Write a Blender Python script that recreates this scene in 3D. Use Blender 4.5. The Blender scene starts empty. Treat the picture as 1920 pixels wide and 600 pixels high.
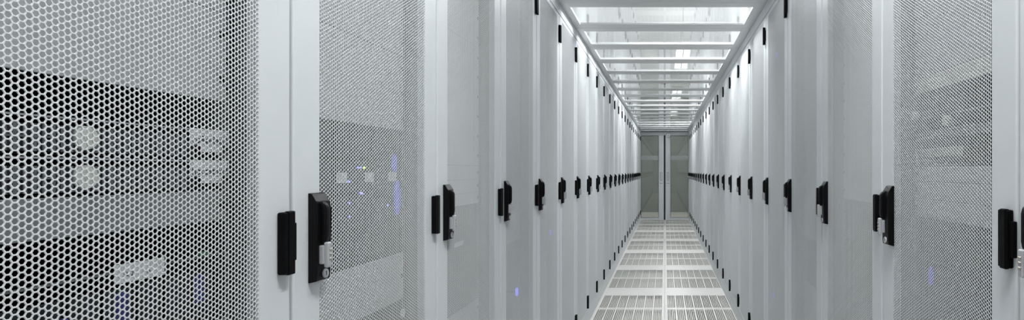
import bpy, bmesh, math, random
import numpy as np
from mathutils import Matrix, Vector
random.seed(4)
C = bpy.context.scene.collection
SC = bpy.context.scene

# ------------------------------------------------------------------ camera, world, exposure
H = 1.2                                   # lens height above the raised floor
FPX = 1102.0                              # focal length in pixels of the 1920 wide frame
cam_d = bpy.data.cameras.new('camera')
cam_d.sensor_fit = 'HORIZONTAL'
cam_d.sensor_width = 36.0
cam_d.lens = FPX / 1920 * 36.0
cam_d.shift_x = -(1247 - 960) / 1920
cam_d.shift_y = (320 - 300) / 1920
cam_d.clip_start = 0.02
cam = bpy.data.objects.new('camera', cam_d)
cam.location = (0, 0, H)
cam.rotation_euler = (math.radians(90), 0, 0)
C.objects.link(cam)
SC.camera = cam
w = bpy.data.worlds.new('World'); SC.world = w
w.use_nodes = True
w.node_tree.nodes['Background'].inputs[0].default_value = (0.8, 0.87, 0.95, 1)
w.node_tree.nodes['Background'].inputs[1].default_value = 0.25
vs = SC.view_settings
vs.view_transform = 'Standard'; vs.look = 'None'; vs.gamma = 1.0; vs.use_curve_mapping = False
vs.exposure = 0.0
SC.cycles.max_bounces = 14
SC.cycles.diffuse_bounces = 8
SC.cycles.glossy_bounces = 6
SC.cycles.transparent_max_bounces = 64
SC.cycles.use_denoising = True
SC.cycles.caustics_reflective = False
SC.cycles.caustics_refractive = False
LAMP_POWER = 68.0                         # watts of one ceiling light

# ------------------------------------------------------------------ materials
def mat(name, col, rough=0.5, metal=0.0, noise=0.03, scale=14.0, bump=0.0, bscale=300.0, emit=None, spec=0.5, wear=None):
    m = bpy.data.materials.new(name); m.use_nodes = True
    nt = m.node_tree; b = nt.nodes['Principled BSDF']
    b.inputs['Roughness'].default_value = rough
    b.inputs['Metallic'].default_value = metal
    b.inputs['Specular IOR Level'].default_value = spec
    tc = nt.nodes.new('ShaderNodeTexCoord')
    n = nt.nodes.new('ShaderNodeTexNoise'); n.inputs['Scale'].default_value = scale; n.inputs['Detail'].default_value = 3
    nt.links.new(tc.outputs['Object'], n.inputs['Vector'])
    r = nt.nodes.new('ShaderNodeValToRGB')
    r.color_ramp.elements[0].position = 0.3; r.color_ramp.elements[1].position = 0.7
    r.color_ramp.elements[0].color = tuple(c * (1 - noise) for c in col) + (1,)
    r.color_ramp.elements[1].color = tuple(min(1, c * (1 + noise)) for c in col) + (1,)
    nt.links.new(n.outputs['Fac'], r.inputs['Fac'])
    nt.links.new(r.outputs['Color'], b.inputs['Base Color'])
    if bump:
        n2 = nt.nodes.new('ShaderNodeTexNoise'); n2.inputs['Scale'].default_value = bscale
        nt.links.new(tc.outputs['Object'], n2.inputs['Vector'])
        bp = nt.nodes.new('ShaderNodeBump'); bp.inputs['Strength'].default_value = bump; bp.inputs['Distance'].default_value = 0.001
        nt.links.new(n2.outputs['Fac'], bp.inputs['Height']); nt.links.new(bp.outputs['Normal'], b.inputs['Normal'])
    if emit:
        b.inputs['Emission Color'].default_value = (*emit[0], 1); b.inputs['Emission Strength'].default_value = emit[1]
    return m

def glass(name, tint, ior=1.5, rough=0.0):
    m = bpy.data.materials.new(name); m.use_nodes = True
    nt = m.node_tree; nt.nodes.clear()
    out = nt.nodes.new('ShaderNodeOutputMaterial'); mix = nt.nodes.new('ShaderNodeMixShader')
    tr = nt.nodes.new('ShaderNodeBsdfTransparent'); gl = nt.nodes.new('ShaderNodeBsdfGlossy')
    fr = nt.nodes.new('ShaderNodeFresnel'); 
    ge = nt.nodes.new('ShaderNodeNewGeometry'); mr = nt.nodes.new('ShaderNodeMapRange')   # same reflectance on both faces of the pane
    mr.inputs['To Min'].default_value = ior; mr.inputs['To Max'].default_value = 1 / ior
    nt.links.new(ge.outputs['Backfacing'], mr.inputs['Value']); nt.links.new(mr.outputs['Result'], fr.inputs['IOR'])
    n = nt.nodes.new('ShaderNodeTexNoise'); n.inputs['Scale'].default_value = 3
    r = nt.nodes.new('ShaderNodeValToRGB')
    r.color_ramp.elements[0].color = tuple(c * 0.98 for c in tint) + (1,); r.color_ramp.elements[1].color = (*tint, 1)
    tc = nt.nodes.new('ShaderNodeTexCoord')
    nt.links.new(tc.outputs['Object'], n.inputs['Vector']); nt.links.new(n.outputs['Fac'], r.inputs['Fac'])
    nt.links.new(r.outputs['Color'], tr.inputs['Color'])
    gl.inputs['Roughness'].default_value = rough; gl.inputs['Color'].default_value = (0.95, 0.97, 0.97, 1)
    nt.links.new(fr.outputs[0], mix.inputs[0]); nt.links.new(tr.outputs[0], mix.inputs[1]); nt.links.new(gl.outputs[0], mix.inputs[2])
    nt.links.new(mix.outputs[0], out.inputs[0])
    return m

M = dict(
    white=mat('rack_paint', (0.645, 0.672, 0.69), 0.42, noise=0.012, bump=0.12, bscale=900),
    sheet=mat('mesh_paint', (0.61, 0.63, 0.64), 0.45, noise=0.01),
    inner=mat('rack_inside', (0.15, 0.155, 0.16), 0.6, noise=0.03),
    rail=mat('rail_zinc', (0.24, 0.25, 0.26), 0.5, 0.3),
    blank=mat('blanking_grey', (0.49, 0.505, 0.515), 0.5, noise=0.02),
    pale=mat('blanking_pale', (0.70, 0.71, 0.715), 0.5, noise=0.02),
    beige=mat('blanking_beige', (0.66, 0.65, 0.60), 0.5, noise=0.02),
    grey=mat('shelf_grey', (0.25, 0.26, 0.27), 0.5, noise=0.05),
    dark=mat('server_dark', (0.012, 0.012, 0.016), 0.45, noise=0.3, scale=60),
    steel=mat('server_steel', (0.22, 0.22, 0.24), 0.4, 0.5, noise=0.1),
    black=mat('black_plastic', (0.003, 0.003, 0.0035), 0.45, noise=0.1, bump=0.1, spec=0.08),
    satin=mat('handle_black', (0.003, 0.003, 0.0035), 0.4, noise=0.1, spec=0.16),
    blackslot=mat('slot_black', (0.006, 0.006, 0.006), 0.8),
    silver=mat('lock_silver', (0.47, 0.475, 0.50), 0.36, 0.25, noise=0.03),
    dial=mat('dial_brass', (0.42, 0.40, 0.34), 0.35, 0.6),
    paper=mat('label_white', (0.75, 0.77, 0.78), 0.6, noise=0.01),
    ink=mat('label_ink', (0.03, 0.03, 0.035), 0.7),
    knob=mat('knob_ivory', (0.72, 0.73, 0.69), 0.45, noise=0.02),
    bluebit=mat('blue_plastic', (0.03, 0.04, 0.20), 0.45, noise=0.2),
    greenbit=mat('green_plastic', (0.05, 0.22, 0.12), 0.5, noise=0.2),
    led=mat('led_blue', (0.1, 0.1, 0.5), 0.4, emit=((0.16, 0.15, 1.0), 4.0)),
    ledglow=mat('led_blue_glow', (0.1, 0.1, 0.5), 0.4, emit=((0.14, 0.13, 1.0), 0.32)),  # weak emission imitates LED light scattered in the mesh
    ledgreen=mat('led_green', (0.2, 0.4, 0.1), 0.4, emit=((0.55, 1.0, 0.05), 4.0)),
    tile=mat('floor_tile_white', (0.69, 0.675, 0.65), 0.35, noise=0.02, scale=8),
    damper=mat('floor_damper', (0.38, 0.365, 0.33), 0.6, noise=0.1),
    roof=mat('roof_paint', (0.65, 0.66, 0.665), 0.4, noise=0.012),
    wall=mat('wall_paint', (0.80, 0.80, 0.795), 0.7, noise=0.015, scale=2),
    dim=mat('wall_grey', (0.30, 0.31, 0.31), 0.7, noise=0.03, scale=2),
    alu=mat('door_aluminium', (0.66, 0.685, 0.71), 0.38, 0.0, noise=0.02),
    header=mat('header_grey', (0.36, 0.385, 0.40), 0.4, noise=0.02),
    film=mat('frosted_film', (0.42, 0.44, 0.435), 0.6, noise=0.02),
    rubber=mat('door_gasket', (0.012, 0.012, 0.012), 0.7),
    lamp=mat('lamp_tube', (0.9, 0.9, 0.9), 0.5, emit=((0.95, 0.98, 1.0), 6.0)),
    lampbody=mat('lamp_white', (0.8, 0.81, 0.81), 0.5),
    lampcap=mat('lamp_cap', (0.7, 0.68, 0.6), 0.5),
    sensor=mat('sensor_grey', (0.25, 0.26, 0.26), 0.5),
    roofglass=glass('roof_glass', (0.985, 0.988, 0.985)),
    doorglass=glass('door_glass', (0.46, 0.475, 0.45)),
)

# ------------------------------------------------------------------ mesh helpers
class MB:
    def __init__(s): s.bm = bmesh.new(); s.mats = []
    def mi(s, m):
        if m not in s.mats: s.mats.append(m)
        return s.mats.index(m)
    def box(s, x0, x1, y0, y1, z0, z1, m='white', bev=0.0, seg=1):
        i = s.mi(m)
        r = bmesh.ops.create_cube(s.bm, size=1.0, matrix=Matrix.Translation(((x0 + x1) / 2, (y0 + y1) / 2, (z0 + z1) / 2)) @ Matrix.Diagonal((x1 - x0, y1 - y0, z1 - z0, 1)))
        fs = {f for v in r['verts'] for f in v.link_faces}
        for f in fs: f.material_index = i
        if bev:
            es = {e for v in r['verts'] for e in v.link_edges}
            bmesh.ops.bevel(s.bm, geom=list(es), offset=bev, segments=seg, affect='EDGES', profile=0.5, material=-1)
        return s
    def cyl(s, p, axis, r, h, m='white', seg=16, r2=None, bev=0.0):
        i = s.mi(m)
        q = Vector((0, 0, 1)).rotation_difference(Vector(axis)).to_matrix().to_4x4()
        g = bmesh.ops.create_cone(s.bm, cap_ends=True, segments=seg, radius1=r, radius2=r if r2 is None else r2, depth=h, matrix=Matrix.Translation(p) @ q)
        for f in {f for v in g['verts'] for f in v.link_faces}: f.material_index = i
        return s
    def disc(s, p, ry, rz, t, m, seg=20):
        n0 = len(s.bm.verts)
        s.cyl(p, (1, 0, 0), ry, t, m, seg); s.bm.verts.ensure_lookup_table()
        for v in s.bm.verts[n0:]: v.co.z = p[2] + (v.co.z - p[2]) * rz / ry
        return s
    def prism(s, pts, y0, y1, m='white', bev=0.0):
        """extrude an outline given in (x, z) from y0 to y1"""
        i = s.mi(m)
        a = [s.bm.verts.new((x, y0, z)) for x, z in pts]; b = [s.bm.verts.new((x, y1, z)) for x, z in pts]
        fs = [s.bm.faces.new(a), s.bm.faces.new(b[::-1])]
        n = len(pts)
        for k in range(n): fs.append(s.bm.faces.new((a[k], b[k], b[(k + 1) % n], a[(k + 1) % n])))
        for f in fs: f.material_index = i
        bmesh.ops.recalc_face_normals(s.bm, faces=fs)
        if bev:
            es = {e for f in fs for e in f.edges}
            bmesh.ops.bevel(s.bm, geom=list(es), offset=bev, segments=2, affect='EDGES', profile=0.5, material=-1)
        return s
    def mesh(s, name):
        me = bpy.data.meshes.new(name); s.bm.to_mesh(me); s.bm.free()
        for m in s.mats: me.materials.append(M[m])
        return me

def obj(name, me, parent=None, loc=(0, 0, 0), rz=0.0):
    if isinstance(me, MB): me = me.mesh(name)
    o = bpy.data.objects.new(name, me); C.objects.link(o)
    o.location = loc; o.rotation_euler = (0, 0, rz)
    if parent: o.parent = parent
    return o
def empty(name, label, cat, loc=(0, 0, 0), rz=0.0, group=None):
    o = bpy.data.objects.new(name, None); C.objects.link(o)
    o.empty_display_size = 0.1
    o.location = loc; o.rotation_euler = (0, 0, rz)
    o['label'] = label; o['category'] = cat
    if group: o['group'] = group
    return o
def struct(name, me, parent=None, loc=(0, 0, 0)):
    o = obj(name, me, parent, loc)
    o['kind'] = 'structure'
    return o
def np_mesh(name, verts, quads, mats, midx=None):
    me = bpy.data.meshes.new(name)
    nv, nq = len(verts), len(quads)
    me.vertices.add(nv); me.vertices.foreach_set('co', np.asarray(verts, np.float32).ravel())
    me.loops.add(nq * 4); me.loops.foreach_set('vertex_index', np.asarray(quads, np.int32).ravel())
    me.polygons.add(nq); me.polygons.foreach_set('loop_start', np.arange(nq, dtype=np.int32) * 4)
    if midx is not None: me.polygons.foreach_set('material_index', np.asarray(midx, np.int32))
    for m in mats: me.materials.append(M[m])
    me.update(calc_edges=True)
    return me

# ------------------------------------------------------------------ setting
PITCH = 0.6
LX, RX = -0.600, 0.576                    # planes of the rack doors, left and right of the lens
LY0, RY0 = 0.945, 0.960                   # where rack number 0 starts on each side
NK = range(-1, 22)
Y_END = 14.165
ROOM = (-3.0, 3.0, -2.6, 17.0)
ZC = 3.30                                 # room ceiling
ZT = 2.155                                # top of the racks, underside of the aisle roof

f = MB()
for x0, x1 in ((ROOM[0], -0.602), (0.602, ROOM[1])): f.box(x0, x1, ROOM[2], ROOM[3], -0.05, 0, 'tile')
f.box(-0.602, 0.602, 14.75, ROOM[3], -0.05, 0, 'tile'); f.box(-0.602, 0.602, ROOM[2], -1.3, -0.05, 0, 'tile')
f.box(ROOM[0], ROOM[1], ROOM[2], ROOM[3], -0.42, -0.36, 'damper')
floor = struct('floor', f)

# floor grille tiles: two rows of seven groups of five slots
TP = 1.4545; TY0 = 4.543
def tile_mesh():
    W, D = 0.598, TP - 0.002
    g, gap, mx = 0.0645, 0.0157, 0.026
    xs = [0.0]; slotx = []
    for k in range(7):
        a = mx + k * (g + gap); sw = g / 8.3
        for j in range(5):
            s0 = a + j * (g - sw) / 4
            xs += [s0, s0 + sw]; slotx.append((len(xs) - 2))
    xs.append(W)
    ys = [0.0, 0.022, 0.540, 0.605, 1.117, D]
    slots = {(i, j) for i in slotx for j in (1, 3)}
    V, Q, mi = [], [], []
    def quad(*p, m=0):
        n = len(V); V.extend(p); Q.append((n, n + 1, n + 2, n + 3)); mi.append(m)
    T = 0.006
    for i in range(len(xs) - 1):
        for j in range(5):
            x0, x1, y0, y1 = xs[i], xs[i + 1], ys[j], ys[j + 1]
            if (i, j) not in slots:
                quad((x0, y0, 0), (x1, y0, 0), (x1, y1, 0), (x0, y1, 0))
                quad((x0, y1, -T), (x1, y1, -T), (x1, y0, -T), (x0, y0, -T))
            else:
                quad((x0, y0, 0), (x0, y1, 0), (x0, y1, -T), (x0, y0, -T)); quad((x1, y1, 0), (x1, y0, 0), (x1, y0, -T), (x1, y1, -T))
                quad((x1, y0, 0), (x0, y0, 0), (x0, y0, -T), (x1, y0, -T)); quad((x0, y1, 0), (x1, y1, 0), (x1, y1, -T), (x0, y1, -T))
    for (xa, ya), (xb, yb) in (((0, 0), (W, 0)), ((W, 0), (W, D)), ((W, D), (0, D)), ((0, D), (0, 0))):
        quad((xa, ya, 0), (xa, ya, -0.035), (xb, yb, -0.035), (xb, yb, 0))
    quad((0, 0, -0.035), (0, D, -0.035), (W, D, -0.035), (W, 0, -0.035), m=1)
    quad((0.001, 0.001, -0.034), (W - 0.001, 0.001, -0.034), (W - 0.001, D - 0.001, -0.034), (0.001, D - 0.001, -0.034), m=1)
    return np_mesh('floor_tile', V, Q, ['tile', 'damper'], mi)
tm = tile_mesh()
for n in range(-4, 7):
    for x in (-0.603, -0.003):
        obj('floor_tile', tm, floor, (x, TY0 + TP * n + 0.001, 0))

x0, x1, y0, y1 = ROOM
struct('ceiling', MB().box(x0 - .1, x1 + .1, y0 - .1, y1 + .1, ZC, ZC + .1, 'wall'))
struct('wall_left', MB().box(x0 - .1, x0, y0, y1, -0.42, ZC, 'wall'))
struct('wall_right', MB().box(x1, x1 + .1, y0, y1, -0.42, ZC, 'wall'))
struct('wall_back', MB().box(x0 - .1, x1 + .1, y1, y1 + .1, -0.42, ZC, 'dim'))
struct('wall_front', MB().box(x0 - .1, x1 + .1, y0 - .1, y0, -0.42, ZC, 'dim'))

# ------------------------------------------------------------------ ceiling lights above the aisle, plus added unseen rows that brighten the room
def lamp_parts():
    b = MB().box(-.10, .10, -.66, .66, .045, .075, 'lampbody', .004).box(-.10, -.092, -.66, .66, 0, .05, 'lampbody').box(.092, .10, -.66, .66, 0, .05, 'lampbody')
    b.box(-.007, .007, -.66, .66, -.006, .05, 'sensor').box(-.10, .10, -.69, -.642, -.006, .07, 'lampcap', .003).box(-.10, .10, .642, .69, -.006, .07, 'lampcap', .003)
    t = MB().cyl((0, 0, 0), (0, 1, 0), .013, 1.30, 'lamp', 12)
    l = MB()
    for k in range(25): l.box(-.092, .092, -.64 + k * .0533, -.637 + k * .0533, .002, .012, 'lampbody')
    h = MB()
    h.cyl((0, 0, .337), (0, 0, 1), .005, .522, 'lampbody', 8)
    return b.mesh('housing'), t.mesh('tube'), l.mesh('louvre'), h.mesh('hanger')
LP = lamp_parts()
def ceiling_light(x, y, label):
    r = empty('ceiling_light', label, 'light', (x, y, 2.70), group='fluorescent battens under the room ceiling')
    obj('housing', LP[0], r); obj('louvre', LP[2], r); obj('hanger', LP[3], r, (0, -.45, 0)); obj('hanger', LP[3], r, (0, .45, 0))
    for s in (-1, 1): obj('tube', LP[1], r, (s * .05, 0, .026))
    ld = bpy.data.lights.new('lamp_glow', 'AREA'); ld.shape = 'RECTANGLE'; ld.size = 0.17; ld.size_y = 1.28
    ld.energy = LAMP_POWER; ld.color = (0.965, 0.985, 1.0)
    lo = bpy.data.objects.new('lamp_glow', ld); C.objects.link(lo); lo.parent = r; lo.location = (0, 0, -0.002)
    ld2 = bpy.data.lights.new('ceiling_fill', 'AREA'); ld2.shape = 'RECTANGLE'; ld2.size = 0.17; ld2.size_y = 1.28  # added fill to brighten the room ceiling; the housing is closed on top
    ld2.energy = LAMP_POWER * 0.03; ld2.color = (0.965, 0.985, 1.0)
    lo = bpy.data.objects.new('ceiling_fill', ld2); C.objects.link(lo); lo.parent = r; lo.location = (0, 0, 0.078); lo.rotation_euler = (math.pi, 0, 0)
LAMPS_MID = [(0.63, 'twin fluorescent batten hanging above the near end of the glazed aisle roof'),
             (4.30, 'twin fluorescent batten above the aisle roof, just out of view over the near panels'),
             (7.95, 'twin fluorescent batten seen through the roof glass, the larger and nearer one'),
             (11.6, 'twin fluorescent batten seen through the roof glass, the smaller one beyond the detector'),
             (15.3, 'twin fluorescent batten hanging beyond the glazed end doors')]
for y, lb in LAMPS_MID: ceiling_light(0.23, y, lb)
for x, side in ((-2.25, 'left'), (2.25, 'right')):  # added rows out of view, for general room brightness
    for y, wh in ((0.63, 'near the camera'), (4.3, 'second from the camera'), (7.95, 'at mid length'), (11.6, 'last but one'), (15.3, 'at the far end')):
        ceiling_light(x, y, f'added unseen fill batten behind the {side} rack row, {wh}')

# ------------------------------------------------------------------ glazed roof over the aisle
OL, OR_ = -0.556, 0.5165
roof = empty('aisle_roof', 'white glazed roof over the aisle, resting on both rack rows', 'roof', (0, 0, ZT))
def roof_frame():
    b = MB(); W0, W1 = -0.66, 0.636; e = 0.0015; D = PITCH; t = 0.018; s = 0.095
    b.box(W0, OL, e, D - e, 0.001, t, 'roof', .002).box(OR_, W1, e, D - e, 0.001, t, 'roof', .002)
    b.box(OL - .002, OR_ + .002, e, s, 0.001, t - .001, 'roof', .002).box(OL - .002, OR_ + .002, D - s, D - e, 0.001, t - .001, 'roof', .002)
    return b.mesh('panel_frame')
rf = roof_frame()
gp = MB().box(OL - .012, OR_ + .012, (.083), PITCH - .083, .0060, .0110, 'roofglass').mesh('glass_pane')
for k in range(-2, 22):
    p = obj('roof_panel', rf, roof, (0, LY0 + PITCH * k, 0))
    obj('glass_pane', gp, p)

# ------------------------------------------------------------------ end doors
S = 14.17 / FPX
def dx(px): return (px - 1247) * S
def leaf(name, xo, xg0, xg1, xs):
    """xo outer edge, xg0..xg1 glass, xs meeting stile edge"""
    b = MB(); ya, yb = 14.172, 14.217
    lo, hi = min(xo, xg0), max(xo, xg0)
    b.box(lo, hi, ya, yb, 0.005, 2.055, 'alu', .003)
    lo, hi = min(xg1, xs), max(xg1, xs)
    b.box(lo, hi, ya, yb, 0.005, 2.055, 'alu', .003)
    g0, g1 = min(xg0, xg1), max(xg0, xg1)
    b.box(g0 - .002, g1 + .002, ya + .001, yb - .001, 0.006, 0.066, 'alu', .002)
    b.box(g0 - .002, g1 + .002, ya + .001, yb - .001, 2.047, 2.054, 'alu', .001)
    d = struct(name, b)
    obj('glass_pane', MB().box(g0 - .004, g1 + .004, 14.19, 14.197, .06, 2.05, 'doorglass'), d)
    obj('frosted_band', MB().box(g0, g1, 14.186, 14.1895, 1.2 + .257, 1.2 + .357, 'film'), d)
    gk = MB()
    for q0, q1, z0, z1 in ((g0, g0 + .007, .066, 2.047), (g1 - .007, g1, .066, 2.047), (g0, g1, .066, .073), (g0, g1, 2.037, 2.047)): gk.box(q0, q1, 14.1712, 14.186, z0, z1, 'rubber')
    obj('glass_seal', gk, d)
    c = (xg1 + xs) / 2
    hd = MB()
    # recessed oval pull: a rounded loop with a dark well
    zc0, zc1, r = 0.985, 1.140, 0.026
    n = 10; pts = []
    for a in range(n + 1): pts.append((c + r * math.cos(math.pi * a / n), zc1 + r * math.sin(math.pi * a / n)))
    for a in range(n + 1): pts.append((c + r * math.cos(math.pi + math.pi * a / n), zc0 + r * math.sin(math.pi + math.pi * a / n)))
    N = len(pts); i = hd.mi('sensor')
    ring = []
    for k, (px, pz) in enumerate(pts):
        cx = c; cz = zc1 if k <= n else zc0
        ux, uz = px - cx, pz - cz; q = 1 - 0.011 / r
        ring.append([hd.bm.verts.new(v) for v in ((px, ya - .001, pz), (px, ya - .012, pz), (cx + ux * q, ya - .012, cz + uz * q), (cx + ux * q, ya - .001, cz + uz * q))])
    for k in range(N):
        A, B = ring[k], ring[(k + 1) % N]
        for j in range(3): hd.bm.faces.new((A[j], A[j + 1], B[j + 1], B[j])).material_index = i
    i2 = hd.mi('alu')
    hd.bm.faces.new([q_[3] for q_ in ring]).material_index = i2
    bmesh.ops.recalc_face_normals(hd.bm, faces=hd.bm.faces[:])
    obj('pull_handle', hd, d)
    obj('handle_plate', MB().box(c - .034, c + .034, ya - .006, ya - .001, .888, .900, 'sensor', .001), d)
    return d
leaf('door_1', dx(1198.5), dx(1201.5), dx(1235), dx(1244.4))
d2 = leaf('door_2', RX + .02, dx(1291), dx(1257), dx(1247.9))
struct('trim_1', MB().box(-0.62, 0.60, 14.167, 14.222, 2.057, 2.152, 'header', .002).box(-0.585, 0.56, 14.1615, 14.1668, 2.132, 2.1525, 'rubber'))
struct('trim_2', MB().box(dx(1244.5), dx(1247.8), 14.18, 14.21, 0.01, 2.056, 'rubber'))
sn = empty('door_sensor', 'small white sensor box fixed above the glazed end doors', 'sensor', (dx(1253.3), 14.166, 2.01))
obj('housing', MB().box(-.028, .028, -.05, -.001, 0, .075, 'lampbody', .005, 2), sn)
obj('lens', MB().cyl((0, -.052, .045), (0, -1, 0), .011, .006, 'blackslot', 12), sn)
obj('bracket', MB().box(-.01, .01, -.03, -.001, .07, .14, 'sensor'), sn)
sd = empty('smoke_detector', 'small grey smoke detector under the room ceiling, seen through the roof glass', 'detector', (-0.04, 13.7, ZC - 0.115))
obj('base', MB().cyl((0, 0, .095), (0, 0, 1), .07, .038, 'lampbody', 20), sd)
obj('head', MB().cyl((0, 0, .055), (0, 0, 1), .06, .055, 'sensor', 20, .075), sd)

# ------------------------------------------------------------------ rack parts (local: x out into the aisle, y along the row, z up; hinge side at high y)
DZ0, DZ1 = 0.095, 2.087                   # door bottom and top
PY0, PY1 = 0.0785, 0.5215                 # perforated field
PZ0, PZ1 = 0.125, 2.064
def door_frame_mesh():
    b = MB(); e = 0.0036; T = -0.020
    b.box(T, 0, e, PY0, DZ0, DZ1, 'white', .004, 3).box(T, 0, PY1, PITCH - e, DZ0, DZ1, 'white', .004, 3)
    b.box(T, -.0001, PY0 - .004, PY1 + .004, PZ1, DZ1 - .0002, 'white', .0012).box(T, -.0001, PY0 - .004, PY1 + .004, DZ0 + .0002, PZ0, 'white', .0012)
    return b.mesh('door')
def perforated_mesh():
    p = 0.00690; col = p * math.sqrt(3) / 2; hole = 0.79     # flat-to-flat hole over pitch
    nc = int(round((PY1 - PY0) / col)) + 1; nr = int((PZ1 - PZ0) / p) + 1
    R = p / math.sqrt(3); r = R * hole; T = 0.0009; X0 = -0.0004
    ci, rj = np.meshgrid(np.arange(nc), np.arange(nr), indexing='ij')
    cy = PY0 + ci * col; cz = PZ0 + rj * p + (ci % 2) * p / 2
    cy, cz = cy.ravel(), cz.ravel(); n = len(cy)
    a = np.arange(6) * np.pi / 3                              # corners point along y, flats above and below
    def ringv(rad, x): return np.stack([np.full((n, 6), x), cy[:, None] + rad * np.cos(a), cz[:, None] + rad * np.sin(a)], -1)
    V = np.concatenate([ringv(R, X0), ringv(r, X0), ringv(r, X0 - T)], 1)   # n,18,3
    V[..., 1] = np.clip(V[..., 1], PY0 - .003, PY1 + .003); V[..., 2] = np.clip(V[..., 2], PZ0 - .003, PZ1 + .003)
    k = np.arange(6); k1 = (k + 1) % 6
    q = np.concatenate([np.stack([k, k1, 6 + k1, 6 + k], 1), np.stack([6 + k, 6 + k1, 12 + k1, 12 + k], 1)], 0)
    Q = (np.arange(n) * 18)[:, None, None] + q[None]
    return np_mesh('perforated_panel', V.reshape(-1, 3), Q.reshape(-1, 4), ['sheet'])
def body_mesh():
    b = MB(); e = 0.0015; B = -1.0
    b.box(B, -.050, e, .012, .012, ZT - .03, 'inner').box(B, -.050, PITCH - .012, PITCH - e, .012, ZT - .03, 'inner')
    b.box(B, B + .012, e, PITCH - e, .012, ZT - .03, 'inner')
    b.box(B, -.004, e, PITCH - e, ZT - .03, ZT, 'white', .001)
    b.box(-.030, 0, e, PITCH - e, DZ1 + .005, ZT - .0005, 'white', .0015)
    b.box(-.030, -.002, e, PITCH - e, 0.0, DZ0 - .005, 'white', .0015)
    b.box(B, -.01, e, PITCH - e, 0.0, .03, 'inner')
    b.box(-.062, -.024, .012, .044, .03, ZT - .03, 'inner', .002).box(-.062, -.024, PITCH - .044, PITCH - .012, .03, ZT - .03, 'inner', .002)
    return b.mesh('cabinet')
def rail_mesh():
    b = MB(); b.box(-.082, -.0665, 0, .012, .10, 2.09, 'rail')
    for k in range(44): b.box(-.0668, -.0660, .003, .009, .118 + k * .04445, .127 + k * .04445, 'blackslot')
    return b.mesh('mounting_rail')
def hinge_mesh():
    b = MB()
    b.box(0.0, .0125, .563, .590, -.0485, .0485, 'black', .0028, 3).box(.006, .014, .571, .588, -.050, .050, 'black', .002, 2)
    b.box(0.0, .0085, .586, .5995, -.030, .030, 'black', .001)
    return b.mesh('hinge')
def handle_mesh():
    b = MB()
    # tray: thick plate, its top face falling away to the front
    b.prism([(0, -.190), (.0135, -.187), (.0150, -.178), (.0170, -.066), (.0135, -.052), (.0055, -.0388), (0, -.0377)], .0425, .0835, 'satin', .0012)
    return b.mesh('swing_handle')
def lever_mesh():
    b = MB()
    b.prism([(.012, -.125), (.024, -.123), (.0265, -.110), (.0265, -.066), (.0245, -.0575), (.019, -.0525), (.012, -.052)], .0495, .0625, 'satin', .0035)
    return b.mesh('lever')
def lock_mesh():
    b = MB()
    b.box(.0145, .0240, .0475, .0615, -.1585, -.1265, 'silver', .002, 2)
    b.box(.0220, .0305, .0490, .0615, -.1645, -.1210, 'silver', .003, 3)
    for j in range(3): b.cyl((.0284, .0560, -.1345 - j * .0080), (0, 1, 0), .0034, .0070, 'dial', 12)
    return b.mesh('combination_lock')
def key_mesh():
    b = MB()
    b.cyl((.0162, .0655, -.1760), (1, 0, .06), .0080, .003, 'silver', 20)
    b.box(.0174, .0181, .0647, .0663, -.1795, -.1725, 'blackslot')
    return b.mesh('key_cylinder')
ME = dict(door=door_frame_mesh(), perf=perforated_mesh(), body=body_mesh(), rail=rail_mesh(), hinge=hinge_mesh(), handle=handle_mesh(), lever=lever_mesh(), lock=lock_mesh(), key=key_mesh())
_panel_cache = {}
UY0, UY1 = 0.0585, 0.5415                 # 19 inch faces
XF = -0.062                               # plane of the faces
def panel_mesh(h, m):
    key = (round(h, 3), m)
    if key not in _panel_cache:
        b = MB(); b.box(XF - .003, XF, UY0, UY1, .0006, h - .0006, m, .0008)
        n = max(1, int(h / .06))
        for y in (UY0 + .009, UY1 - .009):
            for j in range(n):
                z = h * (j + .5) / n
                b.box(XF - .001, XF + .0004, y - .006, y + .006, z - .005, z + .005, 'blackslot')
        _panel_cache[key] = b.mesh('blanking_panel')
    return _panel_cache[key]
def make_rack(loc, rz, label, group, panels):
    r = empty('server_rack', label, 'rack', loc, rz, group)
    obj('cabinet', ME['body'], r)
    d = obj('door', ME['door'], r)
    obj('perforated_panel', ME['perf'], d)
    for z in (H + .773, H - .1135, H - 1.011): obj('hinge', ME['hinge'], d, (0, 0, z))
    h = obj('swing_handle', ME['handle'], r, (0, 0, H))
    obj('lever', ME['lever'], h)
    obj('combination_lock', ME['lock'], h)['label'] = 'silver combination lock with three dials'
    obj('key_cylinder', ME['key'], h)['label'] = 'silver key cylinder'
    obj('mounting_rail', ME['rail'], r, (0, .047, 0)); obj('mounting_rail', ME['rail'], r, (0, .542, 0))
    for z0, z1, m in panels: obj('blanking_panel', panel_mesh(z1 - z0, m), r, (0, 0, z0))
    return r

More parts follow.
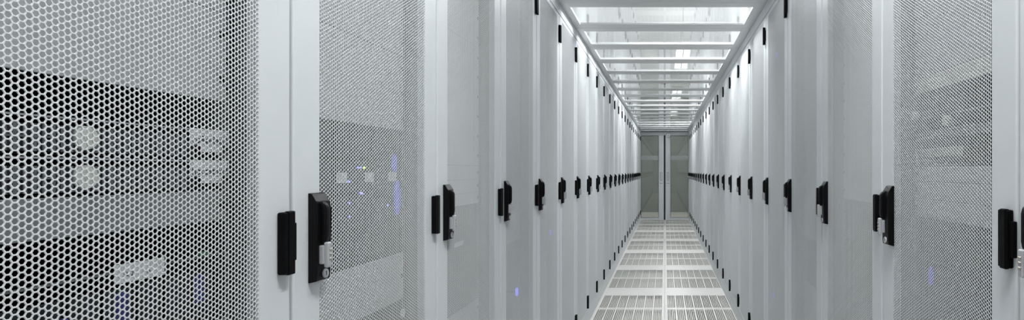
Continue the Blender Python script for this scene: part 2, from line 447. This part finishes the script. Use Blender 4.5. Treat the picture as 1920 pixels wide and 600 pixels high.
def stack(z0, z1, h, m='blank'):
    out = []; n = max(1, round((z1 - z0) / h)); s = (z1 - z0) / n
    for i in range(n): out.append((z0 + i * s, z0 + (i + 1) * s, m))
    return out
GENERIC = stack(.13, 2.05, .48)
PANELS = {
    ('left', -1): [(H + .103, H + .236, 'blank')] + stack(H + .236, 2.05, .178) + [(H - .0745, H - .0285, 'grey'), (H - .30, H - .222, 'blank')] ,
    ('left', 0): stack(H + .100, 2.05, .178) + [(H - .323, H - .205, 'blank')],
    ('left', 1): stack(H + .0175, 2.05, .356, 'pale') + [(H - .03, H + .0175, 'pale'), (H - .075, H - .03, 'pale'), (H - .114, H - .075, 'pale')] + stack(.13, H - .45, .3),
    ('left', 2): stack(H - .31, 2.05, .356) + stack(.13, H - .68, .3),
    ('left', 3): stack(H - .12, 2.05, .356) + stack(.13, H - .45, .3),
    ('right', 3): stack(H + .75, 2.05, .356) + stack(H - .55, H + .52, .356) + stack(.13, H - .80, .3),
    ('right', 0): stack(H + .230, 2.05, .356) + [(H + .192, H + .230, 'beige'), (H - .027, H + .010, 'blank'), (H - .070, H - .027, 'blank'), (H - .114, H - .070, 'blank')],
    ('right', 1): stack(H - .10, 2.05, .356) + stack(.13, H - .60, .3),
    ('right', 2): stack(H - .30, 2.05, .356) + stack(.13, H - .50, .3),
}
ORD = ['first', 'second', 'third', 'fourth', 'fifth', 'sixth', 'seventh', 'eighth', 'ninth', 'tenth', 'eleventh', 'twelfth', 'thirteenth',
       'fourteenth', 'fifteenth', 'sixteenth', 'seventeenth', 'eighteenth', 'nineteenth', 'twentieth', 'twenty-first', 'twenty-second', 'twenty-third']
LAB = {
    ('left', -1): 'nearest white rack, wide honeycomb door showing round knobs and white name labels',
    ('left', 0): 'white rack with three small white labels and blue lights behind its mesh',
    ('left', 1): 'white rack showing stacked light blanking panels behind its mesh, third in left row',
    ('right', -1): 'white rack cut by the right frame edge, only its silver lock showing',
    ('right', 0): 'white rack with pale slotted unit under a dark server with round knobs',
}
RACKS = {}
for side, X, Y0, rz in (('left', LX, LY0, 0.0), ('right', RX, RY0, math.pi)):
    for k in NK:
        lb = LAB.get((side, k))
        if lb is None:
            n = k + 1
            if k == 21: lb = f'last white rack of the {side} row, touching the glazed end doors'
            elif k >= 11: lb = f'white rack in the {side} row, {ORD[21 - k]} from the glazed end doors'
            else: lb = f'white mesh-door rack in the {side} row, {ORD[n]} from the near end'
        y = Y0 + PITCH * k
        loc = (X, y, 0) if side == 'left' else (X, y + PITCH, 0)
        RACKS[side, k] = (loc, rz)
        make_rack(loc, rz, lb, f'racks in the {side} row', PANELS.get((side, k), GENERIC))

# ------------------------------------------------------------------ servers behind the mesh doors
def server(side, k, z0, z1, label, face='dark', depth=.6, name='server'):
    loc, rz = RACKS[side, k]
    r = empty(name, label, 'server', (loc[0], loc[1], loc[2] + z0), rz, 'servers in the racks')
    h = z1 - z0
    obj('chassis', MB().box(-.07 - depth, XF - .002, UY0 + .012, UY1 - .012, .001, h - .001, 'dark').box(XF - .0035, XF - .002, UY0, UY1, .001, h - .001, face, .0006), r)
    return r
def lettering(text, parent, y, z, size, x):
    cu = bpy.data.curves.new('lettering', 'FONT'); cu.body = text; cu.size = size; cu.align_x = 'CENTER'; cu.align_y = 'CENTER'
    cu.extrude = .00005; cu.offset = size * .018; cu.materials.append(M['ink'])
    t_ = bpy.data.objects.new('lettering', cu); C.objects.link(t_)
    me = bpy.data.meshes.new_from_object(t_.evaluated_get(bpy.context.evaluated_depsgraph_get()))
    bpy.data.objects.remove(t_)
    o = bpy.data.objects.new('lettering', me); C.objects.link(o); o.parent = parent
    o.location = (x, y, z); o.rotation_euler = (math.radians(90), 0, math.radians(90))
    return o
def yl(d): return d - (LY0 - PITCH)       # rack -1 left: local y of a distance
# two thin servers with round knobs and two-step name labels
for z0, txt, lb in ((H + .0165, 'coRosima2', 'thin server with round ivory knob and white name label, upper of the two'),
                    (H - .0279, 'hocostma2', 'thin server with round ivory knob and white name label, lower of the two')):
    s = server('left', -1, z0, z0 + .0440, lb, 'steel')
    fb = MB()
    fb.box(XF - .001, XF + .001, UY0 + .02, UY1 - .06, .004, .017, 'dark').box(XF - .001, XF + .001, UY0 + .02, UY1 - .06, .0215, .033, 'dark')
    fb.box(XF - .001, XF + .003, UY0 + .01, UY1 - .01, .0185, .0205, 'steel').box(XF - .001, XF + .003, UY0, UY1, .0405, .0425, 'silver')
    obj('front_bezel', fb, s)
    vg = MB()
    for j in range(40): vg.box(XF, XF + .0016, UY0 + .03 + j * .0095, UY0 + .034 + j * .0095, .004, .033, 'steel')
    vg_o = obj('vent_grille', vg, s); vg_o['kind'] = 'stuff'
    obj('knob', MB().cyl((XF + .0045, yl(.667), .0208), (1, 0, 0), .0138, .005, 'knob', 28, .0128).cyl((XF + .0072, yl(.667), .0208), (1, 0, 0), .0045, .0012, 'knob', 16), s)['label'] = 'round ivory knob'
    lp = obj('name_label', MB().box(XF + .003, XF + .0045, yl(.815), yl(.8855), .0205, .0430, 'paper').box(XF + .003, XF + .004, yl(.834), yl(.871), .0100, .0208, 'paper'), s)
    lp['label'] = 'white name label'
    lettering(txt, lp, yl(.850), .0270, .0150, XF + .0047)
# tall black machine below the grey shelf
s = server('left', -1, H - .222, H - .0755, 'tall black server with white paper label, under the grey panel', 'dark')
bz = MB().box(XF - .001, XF + .002, UY0, UY1, .098, .1005, 'steel')
bz.box(XF - .001, XF + .006, UY0 + .03, UY1 - .03, .004, .010, 'dark')
obj('front_bezel', bz, s)
lp = obj('paper_label', MB().box(XF + .003, XF + .0045, yl(.703), yl(.772), .0855, .1085, 'paper'), s); lp['label'] = 'white paper label'
lettering('5U2', lp, yl(.720), .0955, .0085, XF + .0047); lettering('x8', lp, yl(.748), .0935, .0055, XF + .0047)
for y, z, hh in ((yl(.712), .020, .055), (yl(.612), .020, .042), (yl(.83), .035, .040), (yl(.64), .030, .030)):
    obj('release_latch', MB().box(XF - .001, XF + .006, y - .008, y + .008, z, z + hh, 'bluebit', .002), s)['label'] = 'blue release latch'
obj('indicator_light', MB().box(XF - .001, XF + .003, yl(.835), yl(.850), .100, .106, 'greenbit'), s)['label'] = 'green indicator'
mod = MB()
for j in range(10): mod.box(XF - .001, XF + .004, UY0 + .03 + j * .043, UY0 + .066 + j * .043, .014, .080, 'dark', .001)
obj('drive_bay', mod, s)

# left rack 0: black server with three labels and blue lights
def y0(d): return d - LY0
s = server('left', 0, H - .204, H + .0995, 'black server with three white labels and small blue lights', 'dark')
mod = MB()
for j in range(4):
    for i in range(3): mod.box(XF - .001, XF + .003, UY0 + .02 + i * .15, UY0 + .16 + i * .15, .008 + j * .075, .075 + j * .075, 'dark', .0012)
obj('drive_bay', mod, s)
for d in (1.196, 1.307, 1.416): obj('paper_label', MB().box(XF + .004, XF + .005, y0(d) - .020, y0(d) + .020, .179, .200, 'paper'), s)['label'] = 'small white label'
for d, z, wd, hh, m in ((1.262, .2105, .016, .003, 'led'), (1.284, .2105, .006, .004, 'ledgreen'), (1.272, .155, .010, .005, 'led'), (1.225, .136, .004, .004, 'led'), (1.226, .108, .003, .003, 'led'),
                        (1.395, .122, .004, .004, 'led'), (1.222, .181, .004, .004, 'led'), (1.442, .138, .034, .085, 'ledglow'), (1.428, .222, .026, .045, 'ledglow')):  # the two large soft discs imitate the blue halo, not separate lamps
    obj('indicator_light', MB().disc((XF + .0045, y0(d), z), wd / 2, hh / 2, .003, m), s)['label'] = 'yellow-green light' if m == 'ledgreen' else 'blue light'
s = server('left', 0, H - .70, H - .325, 'large black server under the light panel of the second left rack', 'dark')
obj('round_tag', MB().cyl((XF + .004, y0(1.474), .355 - .012), (1, 0, 0), .011, .003, 'knob', 16), s)

# left rack 1 and 2: grey servers under the blanking panels
s = server('left', 1, H - .449, H - .115, 'dark grey server with a white tag below the blanking panels', 'grey')
obj('paper_label', MB().box(XF + .003, XF + .004, 1.88 - 1.545 - .04, 1.88 - 1.545 + .04, .208, .222, 'paper'), s)['label'] = 'white tag'
# right rack 0
def yr(d): return (RY0 + PITCH) - d
s = server('right', 0, H + .056, H + .1915, 'dark server with two round ivory knobs, above the pale slotted unit', 'dark')
for d, z in ((1.487, .083), (1.315, .056)): obj('knob', MB().cyl((XF + .006, yr(d), z), (1, 0, 0), .013, .014, 'knob', 24, .011), s)['label'] = 'round ivory knob'
obj('front_bezel', MB().box(XF - .001, XF + .003, UY0 + .02, UY1 - .02, .02, .04, 'steel').box(XF - .001, XF + .003, UY0 + .02, UY1 - .02, .07, .074, 'steel'), s)
s = server('right', 0, H + .0105, H + .0555, 'pale beige unit with a row of dark slots on its face', 'beige', name='storage_unit')
sl = MB()
for j in range(9): sl.box(XF - .001, XF + .0015, UY0 + .03 + j * .05, UY0 + .055 + j * .05, .004, .010, 'blackslot')
obj('slot_row', sl, s)['kind'] = 'stuff'
s = server('right', 0, H - .60, H - .1145, 'dark server with one blue light below the pale panels', 'dark')
mod = MB()
for j in range(5): mod.box(XF - .001, XF + .003, UY0 + .02, UY1 - .02, .01 + j * .095, .10 + j * .095, 'dark', .0012)
obj('drive_bay', mod, s)
obj('indicator_light', MB().disc((XF + .005, yr(1.40), .349), .009, .022, .004, 'ledglow'), s)['label'] = 'blue light'  # soft disc combines the LED with its imitated glow
# servers whose blue lights glow through the doors further along
def led_server(side, k, z0, z1, lights, label, face='grey'):
    s = server(side, k, z0, z1, label, face)
    for d, z, hh in lights:
        y = d - (LY0 + PITCH * k) if side == 'left' else (RY0 + PITCH * (k + 1)) - d
        obj('indicator_light', MB().disc((-.018, y, z - z0), .009, hh / 2, .008, 'led').box(XF - .003, -.02, y - .002, y + .002, z - z0 - .003, z - z0 + .003, 'dark'), s)['label'] = 'blue light'
led_server('left', 2, H - .68, H - .31, [(2.45, H - .505, .034)], 'grey server with blue light low in the fourth left rack')
led_server('left', 3, H - .45, H - .12, [(3.17, H - .335, .03)], 'grey server with blue light in the fifth left rack')
led_server('right', 3, H - .80, H - .55, [(3.22, H - .68, .04)], 'grey server with blue light low in the fifth right rack')
led_server('right', 3, H + .52, H + .75, [(3.12, H + .615, .03)], 'grey server with faint blue light high in the fifth right rack')

for me in bpy.data.meshes:
    if me.name.startswith(('tube', 'knob', 'key', 'lens', 'base', 'head')):
        for p in me.polygons: p.use_smooth = len(p.vertices) == 4
